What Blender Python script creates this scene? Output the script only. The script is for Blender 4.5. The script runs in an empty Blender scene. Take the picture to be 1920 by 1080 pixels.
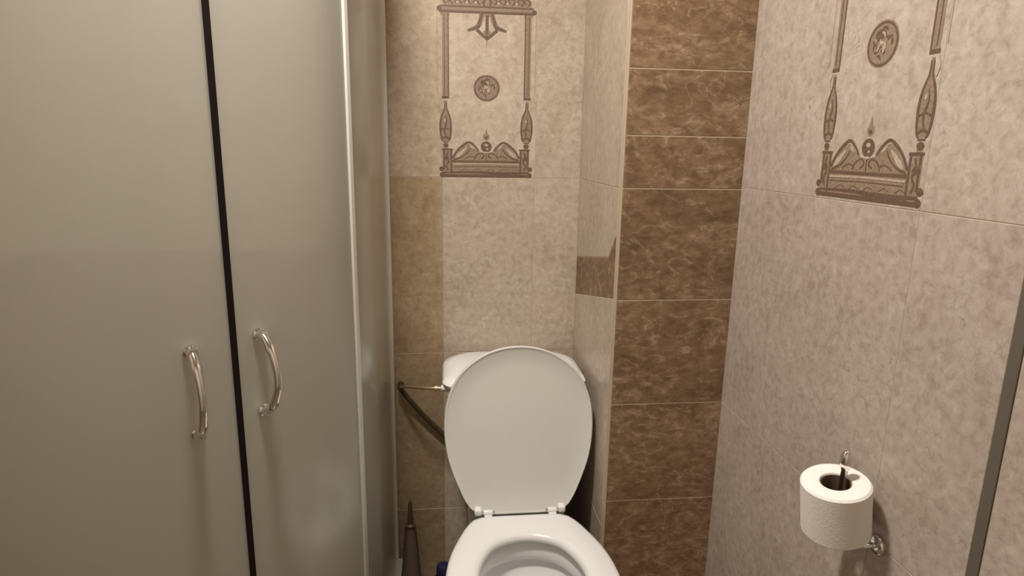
import bpy, bmesh, math, random
from mathutils import Vector, Matrix
random.seed(7)
SC = bpy.context.scene
COL = SC.collection
R = math.radians

# ------------------------------------------------------------------ camera
F_PX = 1180.0
cam_d = bpy.data.cameras.new('camera')
cam_d.sensor_fit = 'HORIZONTAL'
cam_d.sensor_width = 36.0
cam_d.lens = F_PX / 1920.0 * 36.0
cam_d.clip_start = 0.02
cam = bpy.data.objects.new('camera', cam_d)
COL.objects.link(cam)
yaw, pitch, roll = R(6.386), R(12.625), R(0.939)
fw = Vector((math.sin(yaw), math.cos(yaw), 0)); rt = Vector((math.cos(yaw), -math.sin(yaw), 0)); up = Vector((0, 0, 1))
fw2 = fw * math.cos(pitch) - up * math.sin(pitch)
up2 = up * math.cos(pitch) + fw * math.sin(pitch)
rt3 = rt * math.cos(roll) + up2 * math.sin(roll)
up3 = up2 * math.cos(roll) - rt * math.sin(roll)
m = Matrix((rt3, up3, -fw2)).transposed().to_4x4()
m.translation = Vector((0, -1.72, 1.31))
cam.matrix_world = m
SC.camera = cam

# ------------------------------------------------------------------ light
LAMP = Vector((-0.21, -0.93, 2.36))
LAMP_W = 33.5
world = bpy.data.worlds.new('world'); SC.world = world
world.use_nodes = True
world.node_tree.nodes['Background'].inputs[0].default_value = (1.0, 0.93, 0.84, 1)
world.node_tree.nodes['Background'].inputs[1].default_value = 0.02
SC.view_settings.view_transform = 'Standard'
SC.view_settings.look = 'None'
SC.view_settings.gamma = 1.0
SC.view_settings.use_curve_mapping = False
SC.view_settings.exposure = 0.0

# ------------------------------------------------------------------ materials
def lin(h):
    if isinstance(h, str):
        h = [int(h[i:i + 2], 16) / 255 for i in (0, 2, 4)]
        h = [c / 12.92 if c <= 0.04045 else ((c + 0.055) / 1.055) ** 2.4 for c in h]
    return (*h[:3], 1.0)

class NT:
    def __init__(s, name):
        s.m = bpy.data.materials.new(name); s.m.use_nodes = True
        s.t = s.m.node_tree; s.n = s.t.nodes; s.l = s.t.links
        s.b = s.n['Principled BSDF']; s.out = s.n['Material Output']
    def add(s, typ, **kw):
        n = s.n.new(typ)
        for k, v in kw.items():
            if isinstance(k, str) and hasattr(n, k): setattr(n, k, v)
        return n
    def link(s, a, b): s.l.new(a, b)

def plain(name, col, rough=0.4, metal=0.0, spec=0.5, noise=0.06, nscale=30, bump=0.0, coat=0.0):
    t = NT(name)
    c = lin(col)
    geo = t.add('ShaderNodeNewGeometry')
    nz = t.add('ShaderNodeTexNoise'); nz.inputs['Scale'].default_value = nscale; nz.inputs['Detail'].default_value = 4
    t.link(geo.outputs['Position'], nz.inputs['Vector'])
    mx = t.add('ShaderNodeMix', data_type='RGBA')
    mx.inputs[6].default_value = tuple(x * (1 - noise) for x in c[:3]) + (1,)
    mx.inputs[7].default_value = tuple(min(1, x * (1 + noise)) for x in c[:3]) + (1,)
    t.link(nz.outputs['Fac'], mx.inputs[0])
    t.link(mx.outputs[2], t.b.inputs['Base Color'])
    t.b.inputs['Roughness'].default_value = rough
    t.b.inputs['Metallic'].default_value = metal
    t.b.inputs['Specular IOR Level'].default_value = spec
    t.b.inputs['Coat Weight'].default_value = coat
    if bump:
        bp = t.add('ShaderNodeBump'); bp.inputs['Strength'].default_value = bump; bp.inputs['Distance'].default_value = 0.002
        t.link(nz.outputs['Fac'], bp.inputs['Height']); t.link(bp.outputs['Normal'], t.b.inputs['Normal'])
    return t.m

def marble(name, dark, mid, light, vein, vein_amt=0.5, scale=1.0, rough=0.32, stretch=(1, 1, 1), mottle=0.5, var=0.08, fine=58):
    """Printed stone pattern: soft clouds, mottling, thin wandering veins; shifted from tile to tile."""
    t = NT(name)
    geo = t.add('ShaderNodeNewGeometry'); oi = t.add('ShaderNodeObjectInfo')
    mul = t.add('ShaderNodeVectorMath', operation='MULTIPLY'); mul.inputs[1].default_value = stretch
    t.link(geo.outputs['Position'], mul.inputs[0])
    off = t.add('ShaderNodeMath', operation='MULTIPLY'); off.inputs[1].default_value = 13.7
    t.link(oi.outputs['Random'], off.inputs[0])
    comb = t.add('ShaderNodeCombineXYZ')
    t.link(off.outputs[0], comb.inputs[0]); t.link(off.outputs[0], comb.inputs[1]); t.link(off.outputs[0], comb.inputs[2])
    addv = t.add('ShaderNodeVectorMath', operation='ADD')
    t.link(mul.outputs[0], addv.inputs[0]); t.link(comb.outputs[0], addv.inputs[1])
    P = addv.outputs[0]
    n1 = t.add('ShaderNodeTexNoise'); n1.inputs['Scale'].default_value = 7 * scale; n1.inputs['Detail'].default_value = 6; n1.inputs['Roughness'].default_value = 0.62; n1.inputs['Distortion'].default_value = 0.6
    n2 = t.add('ShaderNodeTexNoise'); n2.inputs['Scale'].default_value = fine * scale; n2.inputs['Detail'].default_value = 6; n2.inputs['Roughness'].default_value = 0.7; n2.inputs['Distortion'].default_value = 0.35
    n3 = t.add('ShaderNodeTexNoise'); n3.inputs['Scale'].default_value = 10 * scale; n3.inputs['Detail'].default_value = 5; n3.inputs['Distortion'].default_value = 1.4
    for n in (n1, n2, n3): t.link(P, n.inputs['Vector'])
    mixf = t.add('ShaderNodeMix'); mixf.inputs[0].default_value = mottle
    t.link(n1.outputs['Fac'], mixf.inputs[2]); t.link(n2.outputs['Fac'], mixf.inputs[3])
    cr = t.add('ShaderNodeValToRGB')
    e = cr.color_ramp.elements
    e[0].position = 0.34; e[0].color = lin(dark)
    e[1].position = 0.66; e[1].color = lin(light)
    k = e.new(0.5); k.color = lin(mid)
    t.link(mixf.outputs[0], cr.inputs[0])
    # veins: where noise crosses 0.5
    sub = t.add('ShaderNodeMath', operation='SUBTRACT'); sub.inputs[1].default_value = 0.5
    t.link(n3.outputs['Fac'], sub.inputs[0])
    ab = t.add('ShaderNodeMath', operation='ABSOLUTE'); t.link(sub.outputs[0], ab.inputs[0])
    mr = t.add('ShaderNodeMapRange'); mr.inputs[1].default_value = 0.0; mr.inputs[2].default_value = 0.03
    mr.inputs[3].default_value = vein_amt; mr.inputs[4].default_value = 0.0
    t.link(ab.outputs[0], mr.inputs[0])
    vm = t.add('ShaderNodeMath', operation='MULTIPLY'); t.link(mr.outputs[0], vm.inputs[0])
    cl = t.add('ShaderNodeMapRange'); cl.inputs[1].default_value = 0.4; cl.inputs[2].default_value = 0.62
    t.link(n2.outputs['Fac'], cl.inputs[0]); t.link(cl.outputs[0], vm.inputs[1])
    mx = t.add('ShaderNodeMix', data_type='RGBA'); mx.inputs[7].default_value = lin(vein)
    t.link(vm.outputs[0], mx.inputs[0]); t.link(cr.outputs[0], mx.inputs[6])
    n4 = t.add('ShaderNodeTexNoise'); n4.inputs['Scale'].default_value = 16 * scale; n4.inputs['Detail'].default_value = 4; n4.inputs['Distortion'].default_value = 1.8
    t.link(P, n4.inputs['Vector'])
    s4 = t.add('ShaderNodeMath', operation='SUBTRACT'); s4.inputs[1].default_value = 0.52; t.link(n4.outputs['Fac'], s4.inputs[0])
    a4 = t.add('ShaderNodeMath', operation='ABSOLUTE'); t.link(s4.outputs[0], a4.inputs[0])
    m4 = t.add('ShaderNodeMapRange'); m4.inputs[2].default_value = 0.022; m4.inputs[3].default_value = 0.75; m4.inputs[4].default_value = 0.0
    t.link(a4.outputs[0], m4.inputs[0])
    c4 = t.add('ShaderNodeMapRange'); c4.inputs[1].default_value = 0.53; c4.inputs[2].default_value = 0.68; t.link(n1.outputs['Fac'], c4.inputs[0])
    p4 = t.add('ShaderNodeMath', operation='MULTIPLY'); t.link(m4.outputs[0], p4.inputs[0]); t.link(c4.outputs[0], p4.inputs[1])
    mx4 = t.add('ShaderNodeMix', data_type='RGBA'); mx4.inputs[7].default_value = tuple(c * .75 for c in lin(dark)[:3]) + (1,)
    t.link(p4.outputs[0], mx4.inputs[0]); t.link(mx.outputs[2], mx4.inputs[6]); mx = mx4
    # small tone shift of each tile
    hs = t.add('ShaderNodeHueSaturation')
    vr = t.add('ShaderNodeMapRange'); vr.inputs[3].default_value = 1 - var; vr.inputs[4].default_value = 1 + var
    t.link(oi.outputs['Random'], vr.inputs[0]); t.link(vr.outputs[0], hs.inputs['Value'])
    t.link(mx.outputs[2], hs.inputs['Color'])
    t.link(hs.outputs[0], t.b.inputs['Base Color'])
    t.b.inputs['Roughness'].default_value = rough
    bp = t.add('ShaderNodeBump'); bp.inputs['Strength'].default_value = 0.12; bp.inputs['Distance'].default_value = 0.001
    t.link(n2.outputs['Fac'], bp.inputs['Height']); t.link(bp.outputs['Normal'], t.b.inputs['Normal'])
    return t.m

def frosted(name):
    """Etched glass: scatters light through, a little soft see-through, smooth outer gloss."""
    t = NT(name)
    t.n.remove(t.b)
    tr = t.add('ShaderNodeBsdfTranslucent'); tr.inputs['Color'].default_value = (0.85, 0.845, 0.785, 1)
    df = t.add('ShaderNodeBsdfDiffuse'); df.inputs['Color'].default_value = (0.81, 0.805, 0.75, 1)
    rf = t.add('ShaderNodeBsdfRefraction'); rf.inputs['Color'].default_value = (0.88, 0.9, 0.84, 1); rf.inputs['Roughness'].default_value = 0.16; rf.inputs['IOR'].default_value = 1.15
    gl = t.add('ShaderNodeBsdfGlossy'); gl.inputs['Color'].default_value = (1, 1, 1, 1); gl.inputs['Roughness'].default_value = 0.22
    geo = t.add('ShaderNodeNewGeometry')
    nz = t.add('ShaderNodeTexNoise'); nz.inputs['Scale'].default_value = 900; nz.inputs['Detail'].default_value = 2
    t.link(geo.outputs['Position'], nz.inputs['Vector'])
    bp = t.add('ShaderNodeBump'); bp.inputs['Strength'].default_value = 0.05; bp.inputs['Distance'].default_value = 0.0005
    t.link(nz.outputs['Fac'], bp.inputs['Height'])
    t.link(bp.outputs['Normal'], gl.inputs['Normal'])
    a = t.add('ShaderNodeMixShader'); a.inputs[0].default_value = 0.52
    t.link(tr.outputs[0], a.inputs[1]); t.link(df.outputs[0], a.inputs[2])
    b = t.add('ShaderNodeMixShader'); b.inputs[0].default_value = 0.40
    t.link(a.outputs[0], b.inputs[1]); t.link(rf.outputs[0], b.inputs[2])
    fr = t.add('ShaderNodeFresnel'); fr.inputs['IOR'].default_value = 1.45
    c = t.add('ShaderNodeMixShader'); t.link(fr.outputs[0], c.inputs[0])
    t.link(b.outputs[0], c.inputs[1]); t.link(gl.outputs[0], c.inputs[2])
    t.link(c.outputs[0], t.out.inputs['Surface'])
    return t.m

def emitter(name, col, strength):
    t = NT(name)
    t.b.inputs['Emission Color'].default_value = lin(col)
    t.b.inputs['Emission Strength'].default_value = strength
    return t.m

M = dict(
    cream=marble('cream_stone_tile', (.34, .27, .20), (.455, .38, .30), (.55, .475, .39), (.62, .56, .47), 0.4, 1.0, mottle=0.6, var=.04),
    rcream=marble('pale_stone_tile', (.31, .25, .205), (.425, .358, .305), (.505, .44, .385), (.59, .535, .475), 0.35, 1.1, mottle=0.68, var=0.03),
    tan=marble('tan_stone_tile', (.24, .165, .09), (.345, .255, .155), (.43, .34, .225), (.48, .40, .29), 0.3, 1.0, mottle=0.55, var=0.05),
    cream_shaded=marble('shaded_cream_tile', (.31, .235, .155), (.42, .335, .245), (.50, .42, .325), (.57, .50, .40), 0.35, 1.0, mottle=0.6, var=.02),  # cream tile with the shower panel's soft shadow put into its colour
    brown=marble('brown_stone_tile', (.105, .058, .028), (.205, .124, .066), (.35, .235, .145), (.50, .37, .26), 0.55, 1.1, rough=0.52, stretch=(0.8, 0.8, 1.35), mottle=0.55, var=0.06, fine=42),
    grout=plain('beige_grout', (.43, .36, .27), 0.8),
    grout_b=plain('pale_grout', (.46, .37, .27), 0.8),
    paint=plain('warm_white_paint', (.62, .58, .52), 0.7, bump=0.05, nscale=90),
    floor=marble('floor_tile', (.13, .085, .045), (.18, .125, .075), (.24, .18, .12), (.3, .24, .17), 0.3, 0.8),
    ink=plain('brown_print', (.135, .088, .058), 0.4, noise=0.7, nscale=260),
    ink_mid=plain('light_brown_print', (.26, .19, .137), 0.4, noise=0.55, nscale=240),
    ink_pale=plain('pale_print', (.44, .36, .28), 0.4, noise=0.4, nscale=240),
    ceramic=plain('white_ceramic', (.77, .775, .775), 0.12, noise=0.01, coat=0.4),
    plastic=plain('white_plastic', (.75, .75, .745), 0.28, noise=0.01),
    lidp=plain('lid_plastic', (.63, .625, .59), 0.34, noise=0.012),
    chrome=plain('chrome', (.78, .77, .75), 0.12, metal=1.0, noise=0.02),
    alu=plain('pale_aluminium', (.74, .73, .66), 0.42, metal=0.35, noise=0.02),
    seal=plain('black_rubber', (.012, .007, .005), 0.9, spec=0.15),
    glass=frosted('frosted_glass'),
    paper=plain('white_paper', (.84, .81, .77), 0.9, noise=0.02, nscale=300, bump=0.25),
    card=plain('brown_cardboard', (.16, .11, .075), 0.9),
    hose=plain('dark_brown_hose', (.055, .036, .018), 0.6),
    pipe=plain('dull_brass_pipe', (.50, .40, .24), 0.35, metal=0.7),
    brush=plain('dark_brown_plastic', (.075, .045, .028), 0.5),
    brushl=plain('mauve_brown_plastic', (.13, .09, .07), 0.5),
    navy=plain('navy_plastic', (.012, .012, .06), 0.35),
    grey=plain('grey_metal_trim', (.115, .098, .078), 0.55, metal=0.0),
    tray=plain('acrylic_tray', (.76, .75, .71), 0.3),
    glow=emitter('lamp_glow', (1, .92, .8), 3.0),
    water=plain('bowl_water', (.42, .47, .46), 0.03),
)

# ------------------------------------------------------------------ mesh helpers
class MB:
    def __init__(s): s.v = []; s.f = []
    def add(s, vs, fs):
        o = len(s.v); s.v += [tuple(p) for p in vs]; s.f += [tuple(i + o for i in f) for f in fs]
    def box(s, x0, x1, y0, y1, z0, z1):
        s.add([(x, y, z) for x in (x0, x1) for y in (y0, y1) for z in (z0, z1)],
              [(0, 1, 3, 2), (4, 6, 7, 5), (0, 4, 5, 1), (2, 3, 7, 6), (0, 2, 6, 4), (1, 5, 7, 3)])
    def rings(s, rings, cap0=True, cap1=True, closed=True):
        n = len(rings[0]); vs = [p for r in rings for p in r]; fs = []
        for i in range(len(rings) - 1):
            for j in range(n if closed else n - 1):
                a = i * n + j; b = i * n + (j + 1) % n
                fs.append((a, b, b + n, a + n))
        if cap0: fs.append(tuple(reversed(range(n))))
        if cap1: fs.append(tuple(range((len(rings) - 1) * n, len(rings) * n)))
        s.add(vs, fs)
    def lathe(s, prof, c=(0, 0, 0), n=32, axis='z', cap0=True, cap1=True):
        rs = []
        for r, h in prof:
            ring = []
            for k in range(n):
                a = 2 * math.pi * k / n; x, y = r * math.cos(a), r * math.sin(a)
                p = {'z': (x, y, h), 'x': (h, x, y), 'y': (x, h, y)}[axis]
                ring.append((p[0] + c[0], p[1] + c[1], p[2] + c[2]))
            rs.append(ring)
        s.rings(rs, cap0, cap1)
    def tube(s, pts, rad, n=12, flat=1.0):
        pts = [Vector(p) for p in pts]
        if not isinstance(rad, (list, tuple)): rad = [rad] * len(pts)
        t0 = (pts[1] - pts[0]).normalized()
        ref = Vector((0, 0, 1)) if abs(t0.z) < 0.9 else Vector((1, 0, 0))
        u = t0.cross(ref).normalized(); rs = []
        for i, p in enumerate(pts):
            t = (pts[min(i + 1, len(pts) - 1)] - pts[max(i - 1, 0)]).normalized()
            u = (u - t * u.dot(t)).normalized(); w = t.cross(u)
            rs.append([p + (u * math.cos(2 * math.pi * k / n) + w * math.sin(2 * math.pi * k / n) * flat) * rad[i] for k in range(n)])
        s.rings(rs)
    def build(s, name, mat, parent=None, smooth=False, bevel=0.0, seg=2, loc=None, auto=None):
        me = bpy.data.meshes.new(name)
        loc = Vector(loc) if loc is not None else Vector((0, 0, 0))
        me.from_pydata([tuple(Vector(p) - loc) for p in s.v], [], s.f)
        bm = bmesh.new(); bm.from_mesh(me)
        bmesh.ops.remove_doubles(bm, verts=bm.verts, dist=1e-6)
        bmesh.ops.recalc_face_normals(bm, faces=bm.faces)
        if bevel:
            ed = [e for e in bm.edges if len(e.link_faces) == 2 and e.calc_face_angle(0) > R(30)]
            bmesh.ops.bevel(bm, geom=ed, offset=bevel, segments=seg, profile=0.5, affect='EDGES')
        if smooth or auto:
            for f in bm.faces: f.smooth = True
            for e in bm.edges:
                if len(e.link_faces) == 2 and e.calc_face_angle(0) > R(auto or 40): e.smooth = False
        bm.to_mesh(me); bm.free()
        me.materials.append(M[mat] if isinstance(mat, str) else mat)
        o = bpy.data.objects.new(name, me); COL.objects.link(o)
        o.location = loc
        if parent:
            o.parent = parent
            o.location = loc - parent_world(parent)
        return o

def parent_world(p):
    v = Vector(p.location)
    while p.parent:
        p = p.parent; v += Vector(p.location)
    return v

def tag(o, label=None, cat=None, group=None, kind=None):
    for k, v in (('label', label), ('category', cat), ('group', group), ('kind', kind)):
        if v: o[k] = v
    return o
def thing(name, loc, label, cat, group=None):
    o = bpy.data.objects.new(name, None); COL.objects.link(o); o.location = loc; o.empty_display_size = 0.05
    return tag(o, label, cat, group)
def box_obj(name, mat, x0, x1, y0, y1, z0, z1, parent=None, bevel=0.0, seg=2):
    b = MB(); b.box(x0, x1, y0, y1, z0, z1)
    return b.build(name, mat, parent, bevel=bevel, seg=seg, loc=((x0 + x1) / 2, (y0 + y1) / 2, z0))
def smooth_path(pts, n=8, closed=False):
    """Catmull-Rom through points of any dimension."""
    out = []; N = len(pts)
    for i in range(N if closed else N - 1):
        g = (lambda k: pts[k % N]) if closed else (lambda k: pts[max(0, min(N - 1, k))])
        p0, p1, p2, p3 = g(i - 1), g(i), g(i + 1), g(i + 2)
        for k in range(n):
            t = k / n
            out.append(tuple(0.5 * (2 * b + (c - a) * t + (2 * a - 5 * b + 4 * c - d) * t * t + (3 * b - a - 3 * c + d) * t ** 3)
                             for a, b, c, d in zip(p0, p1, p2, p3)))
    if not closed: out.append(tuple(pts[-1]))
    return out

# ------------------------------------------------------------------ room shell
XL, XR, YF, ZC = -1.047, 0.647, -2.25, 2.45      # inner faces; back wall face is y = 0
XC, YC = 0.375, -0.40                              # pipe casing: its left face and its front face
JZ = 1.228                                         # level of the joint seen on all walls
T = 0.0007                                         # how far tiles stand proud of the grout
floor = tag(box_obj('floor', 'grout', XL - .1, XR + .1, YF - .1, .1, -.1, -T), 'dark beige tiled bathroom floor', kind='structure')
ceiling = tag(box_obj('ceiling', 'paint', XL - .1, XR + .1, YF - .1, .1, ZC, ZC + .1), 'plain white ceiling', kind='structure')
wall_back = tag(box_obj('wall_back', 'grout', XL - T, XR + T, T, .1, -T, ZC), 'back wall of cream stone tiles behind the toilet', kind='structure')
wall_right = tag(box_obj('wall_right', 'grout', XR + T, XR + .1, YF, T, -T, ZC), 'right wall of pale stone tiles', kind='structure')
wall_left = tag(box_obj('wall_left', 'grout', XL - .1, XL - T, YF, T, -T, ZC), 'tiled left wall behind the shower', kind='structure')
wall_front = tag(box_obj('wall_front', 'paint', XL - T, XR + T, YF - .1, YF, -T, ZC), 'plain pale wall facing the toilet', kind='structure')
wall_casing = tag(box_obj('wall_casing', 'grout_b', XC + T, XR + T, YC + T, T, -T, ZC), 'boxed pipe casing with brown tile front between toilet and right wall', kind='structure')

mesh_cache = {}
GAP = 0.0006
def tile(parent, plane, a0, a1, z0, z1, mat, face, gap=GAP):
    """One tile; plane 'y': face looks to -y, 'x-': face looks to -x, 'x+': to +x, 'z': to +z (a = x, z0/z1 = y)."""
    w, h = a1 - a0 - 2 * gap, z1 - z0 - 2 * gap
    key = (plane, round(w, 4), round(h, 4), mat)
    if key not in mesh_cache:
        b = MB(); d = .007
        if plane == 'y': b.box(-w / 2, w / 2, 0, d, -h / 2, h / 2)
        elif plane == 'x-': b.box(0, d, -w / 2, w / 2, -h / 2, h / 2)
        elif plane == 'x+': b.box(-d, 0, -w / 2, w / 2, -h / 2, h / 2)
        else: b.box(-w / 2, w / 2, -h / 2, h / 2, -d, 0)
        o = b.build('tile', mat, None, bevel=0.0005, seg=1)
        mesh_cache[key] = o.data
    else:
        o = bpy.data.objects.new('tile', mesh_cache[key]); COL.objects.link(o)
    ac, zc = (a0 + a1) / 2, (z0 + z1) / 2
    c = {'y': (ac, face, zc), 'x-': (face, ac, zc), 'x+': (face, ac, zc), 'z': (ac, zc, face)}[plane]
    o.parent = parent; o.location = Vector(c) - parent_world(parent)
    return o
def poly_tile(parent, pts_yz, mat, x):
    """A cut piece on the casing's left face: outline in (y, z)."""
    cy = sum(p[0] for p in pts_yz) / len(pts_yz); cz = sum(p[1] for p in pts_yz) / len(pts_yz)
    b = MB(); b.rings([[(x, p[0], p[1]) for p in pts_yz], [(x + .007, p[0], p[1]) for p in pts_yz]])
    return b.build('tile', mat, parent, bevel=0.0008, seg=1, loc=(x, cy, cz))

rows = [0.0, .2434, .7357, JZ, 1.720, 2.2125, ZC]
RROWS = [0.0, .2434, .7357, JZ + .005, 1.720, 2.2125, ZC]
# back wall
cols = [XL, -.75, -.50, -.25, 0.0, .25, XC]
decor_back = None
for i in range(len(cols) - 1):
    for j in range(6):
        mat = 'cream'
        if cols[i] < -.26: continue
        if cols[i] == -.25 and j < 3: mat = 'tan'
        if cols[i] == -.25 and j == 3: mat = 'cream_shaded'
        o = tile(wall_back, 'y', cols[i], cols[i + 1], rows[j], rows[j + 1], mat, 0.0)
        if cols[i] == 0.0 and j == 3: decor_back = o
srows = [0.0, .43, 1.03, 1.63, 2.23, ZC]
for i in range(3):
    for j in range(5): tile(wall_back, 'y', cols[i], cols[i + 1], srows[j], srows[j + 1], 'brown' if j < 2 else 'cream', 0.0)
# right wall (with the vertical metal trim at y = -1.105)
TR0, TR1 = -1.1135, -1.0955
rcols = [YC, -.425, -.675, -.925, TR1]
decor_right = None
for i in range(len(rcols) - 1):
    for j in range(6):
        if rcols[i] == YC: continue
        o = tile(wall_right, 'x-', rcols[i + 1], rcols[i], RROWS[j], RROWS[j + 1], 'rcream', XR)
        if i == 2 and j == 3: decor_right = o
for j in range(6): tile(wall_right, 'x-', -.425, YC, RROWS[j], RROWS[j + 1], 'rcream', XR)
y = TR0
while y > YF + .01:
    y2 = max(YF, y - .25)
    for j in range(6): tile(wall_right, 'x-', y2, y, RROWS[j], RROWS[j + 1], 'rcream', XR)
    y = y2
b = MB(); b.box(XR - .0015, XR + T, TR0 + .001, TR1 - .001, 0, ZC)
tag(b.build('trim_1', 'grey', None, bevel=.001, loc=(XR, TR0, 0)), 'dark grey vertical trim strip set into the right wall', kind='structure')
# left wall
y = 0.0
while y > YF + .01:
    y2 = max(YF, y - .25)
    for j in range(5): tile(wall_left, 'x+', y2, y, srows[j], srows[j + 1], 'brown' if j < 2 else 'cream', XL)
    y = y2
# floor tiles
for i in range(6):
    for j in range(8):
        x0 = XL + i * .3; x1 = min(XR, x0 + .3); y1 = -j * .3; y0 = max(YF, y1 - .3)
        if x1 - x0 > .02 and y1 - y0 > .02: tile(floor, 'z', x0, x1, y0, y1, 'floor', 0.0)
# casing front: brown tiles
cz = [0.0, .244, .4896, .7357, .9826, JZ, 1.338, 1.472, 1.719, 1.966, 2.213, ZC]
for j in range(len(cz) - 1):
    tile(wall_casing, 'y', XC + .006, XR, cz[j], cz[j + 1], 'brown', YC, gap=.0014)
# casing side: cream pieces, one brown piece cut aslant
g = .0008
y0, y1 = YC + .006, -g
poly_tile(wall_casing, [(y0, 0), (y1, 0), (y1, .42 - g), (y0, .42 - g)], 'cream', XC)
poly_tile(wall_casing, [(y0, .42 + g), (y1, .42 + g), (y1, .905 - g), (y0, .985 - g)], 'cream', XC)
poly_tile(wall_casing, [(y0, .985 + g), (y1, .905 + g), (y1, 1.012 - g), (-.335, 1.068 - g), (y0, 1.128 - g)], 'brown', XC)
poly_tile(wall_casing, [(y0, 1.128 + g), (-.335, 1.068 + g), (y1, 1.012 + g), (y1, JZ - g), (y0, JZ - g)], 'cream', XC)
poly_tile(wall_casing, [(y0, JZ + g), (y1, JZ + g), (y1, 1.828 - g), (y0, 1.828 - g)], 'cream', XC)
poly_tile(wall_casing, [(y0, 1.828 + g), (y1, 1.828 + g), (y1, ZC), (y0, ZC)], 'cream', XC)
b = MB(); b.rings([[(XC + .006 - .006 * math.cos(a), YC + .006 - .006 * math.sin(a), z) for a in [k * math.pi / 16 for k in range(9)]] + [(XC + .0062, YC, z), (XC + .0062, YC + .0062, z), (XC, YC + .0062, z)] for z in (0, ZC)])
tag(b.build('trim_2', 'grout_b', None, loc=(XC, YC, 0)), 'slim rounded trim on the front corner of the pipe casing', kind='structure')

# ------------------------------------------------------------------ printed ornament on two tiles
MMX, MMZ = 0.00145, 0.00140
class Print:
    """Flat printed drawing, in photo-like units: x from the middle axis, h above the tile's lower edge."""
    def __init__(s): s.layers = {'ink_mid': [], 'ink': [], 'ink_pale': []}
    def poly(s, mat, pts): s.layers[mat].append(('p', pts))
    def rect(s, mat, x0, x1, h0, h1): s.poly(mat, [(x0, h0), (x1, h0), (x1, h1), (x0, h1)])
    def both(s, mat, pts):
        s.poly(mat, pts); s.poly(mat, [(-x, h) for x, h in reversed(pts)])
    def stroke(s, mat, pts, w, sm=6, mirror=False):
        P = smooth_path(pts, sm) if sm else pts
        ws = w if isinstance(w, (list, tuple)) else [w, w]
        L, Rr = [], []
        for i, p in enumerate(P):
            a = P[max(i - 1, 0)]; c = P[min(i + 1, len(P) - 1)]
            dx, dy = c[0] - a[0], c[1] - a[1]; d = math.hypot(dx, dy) or 1
            t = i / (len(P) - 1) * (len(ws) - 1); k = min(int(t), len(ws) - 2); ww = ws[k] + (ws[k + 1] - ws[k]) * (t - k)
            L.append((p[0] - dy / d * ww / 2, p[1] + dx / d * ww / 2)); Rr.append((p[0] + dy / d * ww / 2, p[1] - dx / d * ww / 2))
        for sg in ((1, -1) if mirror else (1,)):
            s.layers[mat].append(('s', [(x * sg, h) for x, h in L], [(x * sg, h) for x, h in Rr]))
    def disc(s, mat, x, h, r, ry=None, n=24):
        s.poly(mat, [(x + r * math.cos(2 * math.pi * k / n), h + (ry or r) * math.sin(2 * math.pi * k / n)) for k in range(n)])
    def ringl(s, mat, x, h, r, w, n=28):
        s.stroke(mat, [(x + r * math.cos(2 * math.pi * k / n), h + r * math.sin(2 * math.pi * k / n)) for k in range(n + 1)], w, 0)
    def build(s, tile_o, plane, sx=1.0, shift=0.0):
        """Lay the drawing on a tile's face; each ink colour is one thin inlaid sheet."""
        w = parent_world(tile_o)
        for li, (mat, items) in enumerate(s.layers.items()):
            b = MB(); d = 0.00025 * (li + 1)
            def P(x, h, k):
                h = h * MMZ; x = x * MMX * sx + shift
                if plane == 'y': return (w.x + x, -d - k * 2e-6, z0 + h)
                return (XR - d - k * 2e-6, w.y - x, z0 + h)
            z0 = JZ + (.003 if plane == 'y' else .011)
            for k, it in enumerate(items):
                if it[0] == 'p':
                    b.add([P(x, h, k) for x, h in it[1]], [tuple(range(len(it[1])))])
                else:
                    n = len(it[1])
                    b.add([P(x, h, k) for x, h in it[1] + it[2]], [(i, i + 1, n + i + 1, n + i) for i in range(n - 1)])
            name = {'ink': 'dark_print', 'ink_mid': 'light_brown_print', 'ink_pale': 'pale_print'}[mat]
            me = bpy.data.meshes.new(name); me.from_pydata([tuple(Vector(v) - w) for v in b.v], [], b.f); me.materials.append(M[mat])
            o = bpy.data.objects.new(name, me); COL.objects.link(o); o.parent = tile_o

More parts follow.
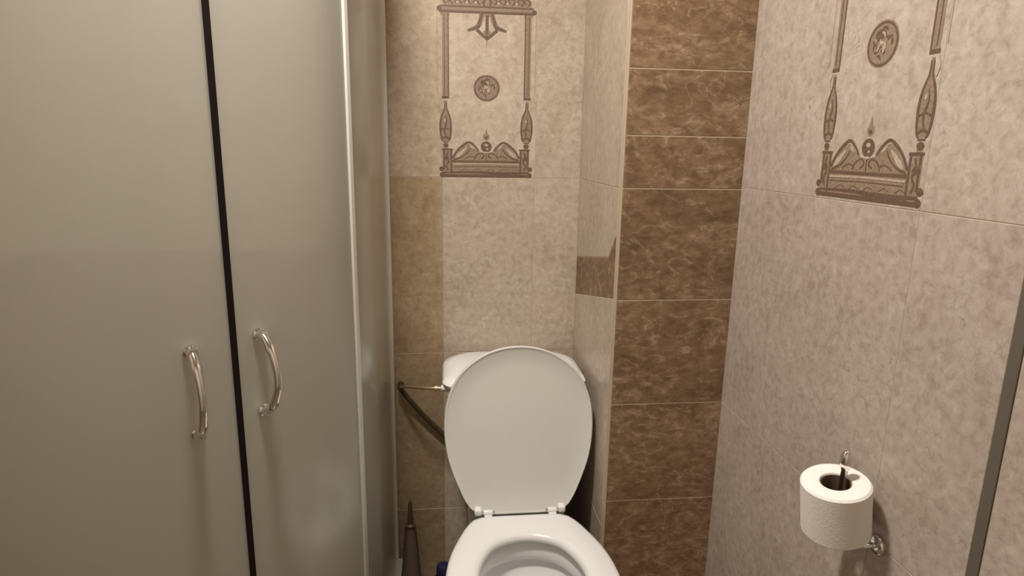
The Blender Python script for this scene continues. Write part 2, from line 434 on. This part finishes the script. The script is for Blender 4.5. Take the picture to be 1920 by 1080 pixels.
def ornament():
    p = Print(); mid, dk, pale = 'ink_mid', 'ink', 'ink_pale'
    # plinth
    p.rect(mid, -80, 80, 0, 27); p.rect(dk, -81, 81, -1, 4); p.stroke(dk, [(-80, 7), (-20, 8), (30, 6), (80, 8)], [2, 4, 6, 3])
    p.stroke(pale, [(-62, 23), (0, 24), (62, 23)], 2.2); p.rect(dk, -64, 64, 26.5, 30); p.stroke(dk, [(-60, 18), (0, 19), (60, 18)], 1.2)
    for sx in (-1, 1):
        for x in range(-48, 49, 24): p.stroke(dk, [(x * 1.0, 10), (x + 8, 14), (x + 16, 11)], .9)
        p.rect(mid, sx * 71 - 9, sx * 71 + 9, 4, 52) if sx > 0 else p.rect(mid, -80, -62, 4, 52)
        p.rect(dk, sx * 71 - 10, sx * 71 + 10, 49, 52)
        p.rect(dk, sx * 64 - 1.5, sx * 64 + 1.5, 4, 50); p.rect(dk, sx * 77 - 1.5, sx * 77 + 1.5, 14, 50)
        p.stroke(dk, [(sx * 70, 46), (sx * 73, 36), (sx * 69, 28), (sx * 73, 20), (sx * 70, 12)], 2.6)
        p.disc(dk, sx * 82, 14, 4.2); p.disc(dk, sx * 81, 3, 4.5); p.disc(dk, sx * 72, 34, 4)
    # broken pediment scrolls
    body = smooth_path([(-62, 30), (-56, 40), (-46, 52), (-36, 60), (-26, 58), (-18, 50), (-10, 46), (0, 44)], 5)
    p.poly(mid, [(x, h) for x, h in body] + [(-x, h) for x, h in reversed(body[:-1])])
    p.stroke(dk, [(-62, 34), (-54, 47), (-43, 58), (-32, 64), (-22, 58), (-14, 48)], [3, 4, 3.5, 3], mirror=True)
    p.stroke(dk, [(-60, 31), (-46, 36), (-34, 46), (-30, 53)], [3, 2, 2], mirror=True)
    p.stroke(pale, [(-56, 35), (-46, 44), (-36, 54)], [2, 7, 5, 1], mirror=True)
    p.stroke(pale, [(-30, 58), (-26, 55), (-22, 51)], [1, 4, 1], mirror=True)
    p.stroke(dk, [(-22, 32), (-18, 40), (-8, 44), (-4, 38), (-10, 34)], 2, mirror=True)
    p.stroke(dk, [(0, 30), (0, 46)], 1.6, 0); p.stroke(dk, [(-40, 33), (-30, 38), (-20, 36)], 1.5, mirror=True)
    p.disc(dk, 0, 56, 10); p.ringl(mid, 0, 57, 6, 2); p.disc(pale, 0, 59, 3.4, 2.4); p.disc(pale, 2, 52, 2, 1.4); p.disc(pale, 0, 45.5, 4.5, 1.6)
    p.disc(mid, 0, 74, 6); p.poly(mid, [(-3.5, 77), (3.5, 77), (0, 90)]); p.disc(dk, 0, 73, 2.5)
    # balusters
    for sx in (-1, 1):
        c = 74 * sx
        p.disc(dk, c, 58, 5, 4); p.rect(mid, c - 4, c + 4, 52, 56); p.rect(dk, c - 5, c + 5, 63, 65)
        L = [(5, 66), (9, 70), (11, 84), (11, 100), (8, 113), (4, 121), (2, 128), (2, 140)]
        L = smooth_path(L, 4)
        p.poly(mid, [(c + x, h) for x, h in L] + [(c - x + (3 * sx * 0), h) for x, h in reversed(L)])
        p.stroke(dk, [(c - x * .86, h) for x, h in L[::3]], [2, 3.4, 2.4, 1.6], 3); p.stroke(dk, [(c + x * .86, h) for x, h in L[::3]], [2, 3.4, 2.4, 1.6], 3)
        p.stroke(dk, [(c + 1, 72), (c - 2, 86), (c + 2, 100), (c, 112)], [1, 3, 2, 1])
        p.stroke(dk, [(c - 7, 70), (c, 73), (c + 7, 70)], 3); p.stroke(dk, [(c - 9, 86), (c, 89), (c + 9, 86)], 2); p.disc(pale, c - 2, 104, 1.6, 3)
        p.stroke(pale, [(c + sx * 6, 122), (c + sx * 9, 132), (c + sx * 5, 142)], 2)
        # thin shaft
        s0, s1 = (c - 5.5, c + 5.5)
        p.rect(mid, s0, s1, 146, 292); p.rect(dk, (s1 if sx < 0 else s0) - 1, (s1 if sx < 0 else s0) + 1, 146, 292)
        p.rect(dk, s0 - 1, s1 + 1, 143, 147)
        p.stroke(dk, [(c + 1.5 * sx, 150), (c + 1.5 * sx, 290)], 1.2, 0)
        p.stroke(mid, [(sx * 88, 150), (sx * 88, 300)], .7, 0)
        p.rect(mid, c - 8, c + 8, 288, 294)
    # medallion
    p.disc(mid, 0, 163, 24); p.ringl(dk, 0, 163, 21.5, 2.2)
    rnd = random.Random(3)
    for k in range(16):
        a = rnd.uniform(0, 6.28); r0 = rnd.uniform(2, 15); x0, h0 = r0 * math.cos(a), 163 + r0 * math.sin(a); t = rnd.uniform(0, 6.28)
        p.stroke('ink' if k % 4 else 'ink_pale', [(x0 - 4 * math.cos(t), h0 - 4 * math.sin(t)), (x0 + 1.5 * math.sin(t), h0 - 1.5 * math.cos(t)), (x0 + 4 * math.cos(t), h0 + 4 * math.sin(t))], [1, 3, 1])
    p.disc(dk, -4, 173, 8, 5); p.stroke(pale, [(-7, 156), (-1, 165), (6, 161)], 1.8)
    # lintel and frieze
    p.rect(mid, -84, 84, 294, 304); p.rect(dk, -84, 84, 293, 297); p.rect(dk, -82, 82, 303, 305.5)
    p.disc(dk, -84, 300, 4.5); p.disc(dk, 84, 298, 4)
    fz = smooth_path([(-78, 305), (-76, 318), (-60, 326), (-40, 330), (-20, 336), (0, 348)], 4)
    p.poly(mid, fz + [(-x, h) for x, h in reversed(fz[:-1])])
    for sx in (-1, 1):
        for x in (12, 28, 44, 60, 72):
            p.stroke(dk, [(sx * x, 308), (sx * (x + 5), 314), (sx * (x - 1), 320), (sx * (x - 6), 315), (sx * (x - 2), 311)], [2, 3.2, 1.6])
        p.stroke(dk, [(sx * 78, 322), (sx * 70, 328), (sx * 66, 320)], 3)
        p.stroke(dk, [(0, 346), (sx * 22, 335), (sx * 46, 329), (sx * 66, 324)], 2)
        for x in (20, 36, 52): p.disc(pale, sx * x, 311, 2.6, 1.8)
    p.stroke(dk, [(-6, 306), (-4, 322), (0, 334)], 3, mirror=True); p.disc(pale, 0, 326, 3, 5)
    # hanging palmette
    p.stroke(mid, [(-9, 294), (-11, 282), (-18, 270), (-35, 263)], [10, 9, 9, 4], mirror=True)
    p.stroke(dk, [(-8, 294), (-13, 280), (-16, 270), (-34, 264)], [4, 5, 5.5, 2.4], mirror=True)
    p.rect(mid, -6, 6, 288, 296); p.rect(dk, -2.8, 2.8, 258, 290)
    p.stroke(dk, [(-18, 265), (-9, 257), (0, 249)], [6, 5, 4], mirror=True); p.poly(mid, [(-8, 262), (0, 248), (8, 262), (0, 266)])
    p.disc(dk, 0, 252, 4); p.stroke(mid, [(0, 250), (0, 236)], [3, .6], 0)
    return p
ornament().build(decor_back, 'y', 1.0, -.008)
ornament().build(decor_right, 'x-', 1.0, 0.0)

# ------------------------------------------------------------------ toilet
CX = 0.181
toilet = thing('toilet', (CX, -.42, 0), 'white ceramic close-coupled toilet with its lid raised against the cistern', 'toilet')
def egg(yb, L, prof, n=8):
    """Closed smooth plan outline mirrored about x = 0: prof = [(t along length, half width)], back at yb going to -y."""
    Rr = [(w, yb - t * L) for t, w in prof]
    Lf = [(-w, y_) for w, y_ in reversed(Rr) if w > 0]
    return smooth_path(Rr + Lf, n, closed=True)
LIDP = [(0, .0), (0, .06), (.008, .100), (.05, .1235), (.16, .147), (.34, .173), (.53, .182), (.70, .173), (.84, .144), (.94, .095), (.986, .048), (1.0, .0)]
HY, HZ = -.352, .446
# seat ring
def resample(pts, n):
    P = pts + [pts[0]]; d = [0]
    for a, c in zip(P, P[1:]): d.append(d[-1] + math.dist(a, c))
    out = []; j = 0
    for k in range(n):
        t = d[-1] * k / n
        while d[j + 1] < t: j += 1
        f = (t - d[j]) / (d[j + 1] - d[j]); out.append(tuple(a + (c - a) * f for a, c in zip(P[j], P[j + 1])))
    return out
N = 72
def by_angle(pts, c, n=N):
    """Ray-cast the outline from a middle point so that rings line up."""
    out = []
    P = pts + [pts[0]]
    for k in range(n):
        a = 2 * math.pi * (k + .5) / n; dx, dy = math.cos(a), math.sin(a); best = None
        for (x0, y0), (x1, y1) in zip(P, P[1:]):
            ex, ey = x1 - x0, y1 - y0; det = -dx * ey + dy * ex
            if abs(det) < 1e-12: continue
            qx, qy = x0 - c[0], y0 - c[1]
            t = (-qx * ey + qy * ex) / det; u = (dx * qy - dy * qx) / det
            if t > 0 and -1e-6 <= u <= 1 + 1e-6 and (best is None or t > best): best = t
        out.append((c[0] + dx * best, c[1] + dy * best))
    return out
SC0 = (0, -.60)
out_pts = by_angle(egg(-.366, .436, LIDP), SC0)
in_pts = by_angle(egg(-.452, .285, [(0, 0), (.02, .036), (.11, .076), (.32, .105), (.55, .111), (.78, .094), (.94, .053), (1, 0)]), SC0)
def off(pts, k, c=SC0): 
    r = []
    for x, y_ in pts:
        d = math.hypot(x - c[0], y_ - c[1]); r.append((c[0] + (x - c[0]) * (d + k) / d, c[1] + (y_ - c[1]) * (d + k) / d))
    return r
def ring3(pts, z): return [(CX + x, y_, z) for x, y_ in pts]
b = MB()
sz0, sz1 = .424, .446
sect = [ring3(off(out_pts, -.004), sz0), ring3(out_pts, sz0 + .006), ring3(out_pts, sz1 - .008), ring3(off(out_pts, -.004), sz1 - .002), ring3(off(out_pts, -.012), sz1),
        ring3(off(in_pts, .018), sz1), ring3(off(in_pts, .007), sz1 - .003), ring3(in_pts, sz1 - .010), ring3(off(in_pts, .001), sz0 + .003), ring3(off(in_pts, .004), sz0), ]
sect.append(sect[0])
b.rings(sect, False, False)
seat = b.build('seat', 'plastic', toilet, smooth=True, loc=(CX, -.42, sz0), auto=60)
# lid: dished panel leaning back
lid_out = egg(0, -.412, LIDP)
LC = (0, .21)
lo = by_angle(lid_out, LC)
tilt = R(10)
def lidp(pts, dpt):      # local (x, up) + depth towards the viewer -> world
    r = []
    for x, h in pts:
        r.append((CX + x, HY + h * math.sin(tilt) - dpt * math.cos(tilt), HZ - .010 + h * math.cos(tilt) + dpt * math.sin(tilt)))
    return r
offl = lambda k: off(lo, k, LC)
b = MB()
b.rings([lidp(offl(-.006), -.018), lidp(offl(-.002), -.014), lidp(lo, -.008), lidp(lo, -.002), lidp(offl(-.002), .0005), lidp(offl(-.004), .0005), lidp(offl(-.006), -.001),
         lidp(offl(-.009), -.0025), lidp(offl(-.05), -.0055), lidp(offl(-.11), -.006)], True, True)
b.build('lid', 'lidp', toilet, loc=(CX, HY, HZ), auto=50)
# hinges
for sx in (-1, 1):
    hx = CX + sx * .078
    b = MB()
    b.lathe([(.006, -.011), (.007, -.010), (.007, .010), (.006, .011)], (hx, HY - .011, HZ + .004), 20, 'x')
    b.box(hx - .009, hx + .009, HY - .026, HY - .004, HZ - .022, HZ + .002)
    hg = b.build('hinge', 'plastic', toilet, bevel=.0015, loc=(hx, HY, HZ), auto=40)
    b = MB(); b.lathe([(.002, -.0165), (.004, -.015), (.004, .015), (.002, .0165)], (hx, HY - .011, HZ + .004), 16, 'x')
    b.build('hinge_pin', 'chrome', hg, loc=(hx, HY, HZ), auto=40)
    b = MB()
    lx = CX + sx * .102
    b.box(lx - .009, lx + .009, HY - .014, HY + .006, HZ - .004, HZ + .013)
    b.build('lid_lug', 'plastic', toilet, bevel=.004, seg=3, loc=(lx, HY, HZ), auto=40)
# bowl: outside body and inner basin in one piece
rim_o = off(out_pts, -.006); rim_i = off(in_pts, .010)
def scal(pts, sx, sy, cy, dy=0): return [(x * sx, (y_ - cy) * sy + cy + dy) for x, y_ in pts]
b = MB(); cyy = -.55
b.rings([ring3(scal(rim_o, .52, .70, cyy, .06), 0.0), ring3(scal(rim_o, .54, .72, cyy, .06), .012), ring3(scal(rim_o, .50, .66, cyy, .07), .05), ring3(scal(rim_o, .54, .66, cyy, .06), .16),
         ring3(scal(rim_o, .72, .78, cyy, .03), .25), ring3(scal(rim_o, .90, .92, cyy, .012), .32), ring3(scal(rim_o, .985, .985, cyy), .365), ring3(rim_o, .39), ring3(rim_o, .412), ring3(off(rim_o, -.006), .420),
         ring3(off(rim_i, .006), .420), ring3(rim_i, .413), ring3(off(rim_i, -.002), .384), ring3(off(rim_i, .002), .374), ring3(off(rim_i, .012), .372), ring3(off(rim_i, .012), .360), ring3(off(rim_i, -.002), .335),
         ring3(scal(rim_i, .80, .80, -.58), .28), ring3(scal(rim_i, .55, .55, -.57), .225), ring3(scal(rim_i, .42, .42, -.57), .20), ring3(scal(rim_i, .3, .3, -.57), .15)], True, True)
b.build('bowl', 'ceramic', toilet, loc=(CX, -.42, 0), auto=55)
b = MB(); b.rings([ring3(scal(rim_i, .535, .535, -.57), .2235), ring3(scal(rim_i, .46, .46, -.57), .212)], True, True)
b.build('water', 'water', toilet, loc=(CX, -.57, .212))
# back shelf that carries the cistern
b = MB()
def rrect(x0, x1, y0, y1, r, z, n=8, rb=None):
    rb = rb or r; pts = []
    for cx_, cy_, a0, rr in ((x1 - rb, y1 - rb, 0, rb), (x0 + rb, y1 - rb, 90, rb), (x0 + r, y0 + r, 180, r), (x1 - r, y0 + r, 270, r)):
        for k in range(n + 1):
            a = R(a0 + 90 * k / n); pts.append((cx_ + rr * math.cos(a), cy_ + rr * math.sin(a), z))
    return pts
b.rings([rrect(CX - .095, CX + .095, -.43, -.06, .03, 0.0), rrect(CX - .095, CX + .095, -.43, -.06, .03, .20), rrect(CX - .115, CX + .115, -.43, -.03, .03, .33), rrect(CX - .122, CX + .122, -.42, -.02, .03, .39), rrect(CX - .120, CX + .120, -.418, -.022, .03, .402)])
b.build('bowl_back', 'ceramic', toilet, loc=(CX, -.2, 0), auto=45)
# cistern
b = MB()
b.rings([rrect(CX - .140, CX + .140, -.225, -.035, .03, .403, rb=.04), rrect(CX - .146, CX + .146, -.232, -.03, .03, .43, rb=.045), rrect(CX - .158, CX + .158, -.248, -.024, .035, .60, rb=.06), rrect(CX - .163, CX + .163, -.252, -.022, .035, .705, rb=.07)])
b.build('cistern', 'ceramic', toilet, loc=(CX, -.13, .403), auto=45)
b = MB()
b.rings([rrect(CX - .168, CX + .168, -.256, -.018, .04, .705, rb=.085), rrect(CX - .183, CX + .178, -.262, -.012, .04, .722, rb=.095), rrect(CX - .186, CX + .180, -.263, -.011, .04, .733, rb=.095), rrect(CX - .180, CX + .174, -.257, -.017, .04, .742, rb=.09), rrect(CX - .160, CX + .155, -.24, -.032, .035, .7465, rb=.08)])
cov = b.build('cistern_cover', 'ceramic', toilet, loc=(CX, -.13, .705), auto=50)
b = MB(); b.lathe([(.024, .744), (.024, .750), (.020, .753), (.006, .752)], (CX, -.14, 0), 28)
b.build('flush_button', 'chrome', cov, loc=(CX, -.14, .744), auto=40)

# ------------------------------------------------------------------ water supply at the cistern's left
sup = thing('water_supply_hose', (-.123, -.03, .644), 'thin brass pipe with dark hose running from cistern inlet to the wall', 'hose')
b = MB(); b.lathe([(.006, -.014), (.0085, -.012), (.0085, -.002), (.007, -.001), (.010, 0), (.010, .010), (.008, .012)], (.005, -.13, .679), 18, 'x')
b.build('inlet_nut', 'plastic', sup, loc=(.008, -.13, .679), auto=40)
b = MB(); b.tube(smooth_path([(-.002, -.13, .679), (-.05, -.118, .676), (-.10, -.07, .662), (-.123, -.03, .645)], 8), .0042, 12)
b.build('pipe', 'pipe', sup, loc=(-.05, -.1, .67), auto=40)
b = MB(); b.lathe([(.005, -.012), (.0075, -.011), (.0075, -.003), (.0055, -.002), (.0055, .004)], (-.014, -.13, .679), 14, 'x')
b.build('collar', 'pipe', sup, loc=(-.014, -.13, .679), auto=40)
b = MB(); b.lathe([(.006, -.034), (.0075, -.032), (.0075, -.006), (.009, -.005), (.009, -.001)], (-.123, 0, .644), 18, 'y')
b.build('wall_valve', 'hose', sup, loc=(-.123, 0, .644), auto=40)
b = MB(); b.tube(smooth_path([(-.123, -.026, .643), (-.105, -.022, .612), (-.06, -.016, .553), (-.005, -.014, .492), (.035, -.014, .450)], 10), .0068, 12)
b.build('hose', 'hose', sup, loc=(-.06, -.016, .553), auto=40)

# ------------------------------------------------------------------ toilet brush and bottle beside the toilet
tb = thing('toilet_brush', (-.098, -.10, 0), 'dark brown tapered toilet brush stand in the corner beside the shower', 'brush')
b = MB(); b.lathe([(.032, 0), (.033, .006), (.0325, .016), (.0275, .09), (.0195, .18), (.0125, .25)], (-.098, -.10, 0), 24)
b.build('holder', 'brushl', tb, loc=(-.098, -.1, 0), auto=40)
b = MB(); b.lathe([(.0135, .25), (.0145, .252), (.0145, .258), (.009, .262), (.0065, .30), (.0055, .325), (.003, .331)], (-.098, -.10, 0), 18)
b.build('handle', 'brush', tb, loc=(-.098, -.1, .25), auto=40)
for k in (-1, 1):
    a = R(-90 + k * 78)
    b = MB(); b.tube([(-.098 + (r + .001) * math.cos(a), -.10 + (r + .001) * math.sin(a), h) for r, h in ((.0305, .016), (.0255, .09), (.0185, .18), (.0125, .25))], .0025, 8)
    b.build('rib', 'brush', tb, loc=(-.098, -.1, 0), auto=60)
b = MB(); b.lathe([(.027, .1025), (.0285, .1025), (.0285, .108), (.027, .108)], (-.098, -.10, -.025), 24)
b.build('rim_band', 'plastic', tb, loc=(-.098, -.1, .07), auto=40)
bo = thing('cleaner_bottle', (-.006, -.12, 0), 'small navy blue plastic bottle on the floor beside the toilet', 'bottle')
b = MB(); b.lathe([(.026, 0), (.029, .004), (.029, .075), (.026, .095), (.016, .106)], (-.006, -.12, 0), 24)
b.build('body', 'navy', bo, loc=(-.006, -.12, 0), auto=40)
b = MB(); b.lathe([(.019, .106), (.020, .108), (.020, .130), (.017, .136), (.006, .138)], (-.006, -.12, 0), 20)
b.build('cap', 'navy', bo, loc=(-.006, -.12, .106), auto=40)

# ------------------------------------------------------------------ toilet roll on its holder
hd = thing('toilet_roll_holder', (XR, -.946, .735), 'chrome toilet roll holder with upright post on the right wall', 'roll holder')
RX, RY = .590, -.926
b = MB(); b.lathe([(.0155, 0), (.0155, -.004), (.0135, -.0065), (.007, -.008)], (XR, -.946, .735), 24, 'x')
b.build('wall_plate', 'chrome', hd, loc=(XR, -.946, .735), auto=40)
b = MB(); b.tube(smooth_path([(XR - .006, -.946, .735), (XR - .022, -.944, .7335), (RX + .012, RY - .004, .733), (RX, RY, .7375), (RX, RY, .748)], 6), .0045, 12)
b.build('arm', 'chrome', hd, loc=(XR, -.946, .735), auto=60)
b = MB(); b.tube([(RX, RY, .746), (RX, RY, .80), (RX, RY, .850), (RX, RY, .855), (RX, RY, .870), (RX, RY, .878), (RX, RY, .881)], [.0045, .0045, .0048, .0078, .0078, .005, .0015], 14)
b.build('post', 'chrome', hd, loc=(RX, RY, .76), auto=50)
rl = thing('toilet_roll', (RX, RY - .012, .745), 'white toilet paper roll standing upright on the chrome holder', 'toilet paper')
ax = Vector((-.165, -.06, 1)).normalized()
q = Vector((0, 0, 1)).rotation_difference(ax)
base = Vector((.5920, -.922, .748))
def tilted(mb):
    mb.v = [tuple(q @ Vector(p) + base) for p in mb.v]; return mb
b = MB(); rr, rc, hh = .0485, .0215, .086
b.lathe([(rc, .001), (rr - .003, 0), (rr, .003), (rr, hh - .003), (rr - .003, hh), (rr * .75, hh + .0008), (rc + .001, hh - .0005), (rc, hh - .002), (rc, .001)], (0, 0, 0), 48, cap0=False, cap1=False)
tilted(b).build('paper', 'paper', rl, loc=base, auto=35)
b = MB(); b.lathe([(rc, .002), (rc, hh - .003), (rc - .0014, hh - .003), (rc - .0014, .002), (rc, .002)], (0, 0, 0), 32, cap0=False, cap1=False)
tilted(b).build('cardboard_core', 'card', rl, loc=base, auto=35)

# ------------------------------------------------------------------ shower
XS, S, RD = -.147, .90, .55
CCX, CCY = XS - RD, -(S - RD)
ZB, ZT = .075, 1.93
tray = thing('shower_tray', (CCX, CCY, 0), 'white quadrant shower tray under the frosted glass enclosure', 'shower tray')
def quad(k, z):
    pts = [(XL, 0 - .001, z), (XS + k, -.001, z)]
    for a in range(0, 91, 6):
        pts.append((CCX + (RD + k) * math.cos(R(a)), CCY - (RD + k) * math.sin(R(a)), z))
    pts.append((XL, -S - k, z)); return pts
b = MB(); b.rings([quad(.012, 0), quad(.012, .060), quad(.006, .068), quad(-.05, .068), quad(-.065, .030)])
b.build('basin', 'tray', tray, loc=(CCX, CCY, 0), auto=35)
b = MB(); b.lathe([(.045, .028), (.045, .0335), (.03, .0355), (.005, .0355)], (CCX, CCY + .05, 0), 24)
b.build('drain', 'chrome', tray, loc=(CCX, CCY + .05, .028), auto=40)

sh = thing('shower_enclosure', (CCX, CCY, ZB), 'quadrant shower enclosure with two curved frosted glass sliding doors', 'shower')
def arc(a0, a1, k, n):
    return [(CCX + (RD + k) * math.cos(R(a0 + (a1 - a0) * i / n)), CCY - (RD + k) * math.sin(R(a0 + (a1 - a0) * i / n))) for i in range(n + 1)]
def sheet(name, path_o, path_i, z0, z1, mat, parent, bevel=0):
    ring = path_o + list(reversed(path_i)); b = MB()
    b.rings([[(x, y_, z) for x, y_ in ring] for z in (z0, z1)])
    return b.build(name, mat, parent, loc=(path_o[0][0], path_o[0][1], z0), auto=30, bevel=bevel)
A1, AS, A2 = 19.4, 47.55, 85.0
gl = .006
sheet('fixed_panel', [(XS, -.022)] + arc(0, A1 + 2, 0, 14), [(XS - gl, -.022)] + arc(0, A1 + 2, -gl, 14), ZB + .02, ZT - .03, 'glass', sh)
sheet('fixed_panel', arc(A2, 90, 0, 10) + [(XL + .02, -S)], arc(A2, 90, -gl, 10) + [(XL + .02, -S + gl)], ZB + .02, ZT - .03, 'glass', sh)
ds = .50      # half gap of the seal in degrees
d1 = sheet('door', arc(A1, AS - ds, .012, 24), arc(A1, AS - ds, .012 - gl, 24), ZB + .025, ZT - .035, 'glass', sh)
d2 = sheet('door', arc(AS + ds, A2 + 2, .012, 24), arc(AS + ds, A2 + 2, .012 - gl, 24), ZB + .025, ZT - .035, 'glass', sh)
sheet('door_seal', arc(AS - ds, AS + ds, .0135, 3), arc(AS - ds, AS + ds, .003, 3), ZB + .025, ZT - .035, 'seal', d1)
sheet('edge_profile', arc(A1 - .75, A1 + .55, .0165, 4), arc(A1 - .75, A1 + .55, .003, 4), ZB + .02, ZT - .03, 'alu', d1, .001)
sheet('edge_profile', arc(A2 - .5, A2 + .75, .0165, 4), arc(A2 - .5, A2 + .75, .003, 4), ZB + .02, ZT - .03, 'alu', d2, .001)
# wall profiles, rails
b = MB(); b.box(XS - .016, XS + .008, -.026, -.0005, ZB, ZT); b.build('wall_profile', 'alu', sh, bevel=.0015, loc=(XS, -.013, ZB))
b = MB(); b.box(XL + .0005, XL + .026, -S - .008, -S + .016, ZB, ZT); b.build('wall_profile', 'alu', sh, bevel=.0015, loc=(XL, -S, ZB))
for nm, z0, z1 in (('top_rail', ZT - .034, ZT), ('bottom_rail', .0685, ZB + .024)):
    po = [(XS + .02, -.027)] + arc(0, 90, .02, 30) + [(XL + .027, -S - .02)]
    pi = [(XS - .014, -.027)] + arc(0, 90, -.014, 30) + [(XL + .027, -S + .014)]
    sheet(nm, po, pi, z0, z1, 'alu', sh, .0015)
# bow handles
def handle(ang, zc, half, door, bow=.040):
    n = Vector((math.cos(R(ang)), -math.sin(R(ang)), 0)); p0 = Vector((CCX, CCY, 0)) + n * (RD + .012)
    b = MB(); pts = []; rad = []
    K = 20
    for k in range(K + 1):
        t = -1 + 2 * k / K
        o_ = .010 + bow * (1 - t * t) ** .75
        pts.append(p0 + n * o_ + Vector((0, 0, zc + t * half))); rad.append(.0072 - .0016 * (1 - abs(t)) + (.0012 if abs(abs(t) - .72) < .06 else 0))
    b.tube(pts, rad, 14)
    h = b.build('handle', 'chrome', door, loc=p0 + Vector((0, 0, zc)), auto=60)
    for sg in (-1, 1):
        c = p0 + Vector((0, 0, zc + sg * half))
        f = MB(); f.tube([c + n * .0004, c + n * .004, c + n * .006, c + n * .018], [.0100, .0100, .0078, .0072], 18)
        o = f.build('handle_foot', 'chrome', door, loc=c, auto=40)
    return h
handle(43.45, .955, .0635, d1, .036)
handle(54.0, .949, .0640, d2, .030)

# ------------------------------------------------------------------ ceiling lamp (above the frame)
lp = thing('ceiling_lamp', (LAMP.x, LAMP.y, ZC), 'round white ceiling lamp above the shower doors', 'lamp')
b = MB(); b.lathe([(.12, ZC - .0005), (.12, ZC - .02), (.112, ZC - .026)], (LAMP.x, LAMP.y, 0), 40)
b.build('base', 'plastic', lp, loc=(LAMP.x, LAMP.y, ZC - .02), auto=40)
b = MB(); b.lathe([(.110, ZC - .0265), (.104, ZC - .045), (.08, ZC - .060), (.02, ZC - .068)], (LAMP.x, LAMP.y, 0), 40)
b.build('diffuser', 'glow', lp, loc=(LAMP.x, LAMP.y, ZC - .05), auto=60)
ld = bpy.data.lights.new('lamp_light', 'AREA'); ld.shape = 'DISK'; ld.size = .20; ld.energy = LAMP_W; ld.color = (1.0, .925, .84)
lo_ = bpy.data.objects.new('lamp_light', ld); COL.objects.link(lo_); lo_.location = (0, 0, -.075); lo_.parent = lp
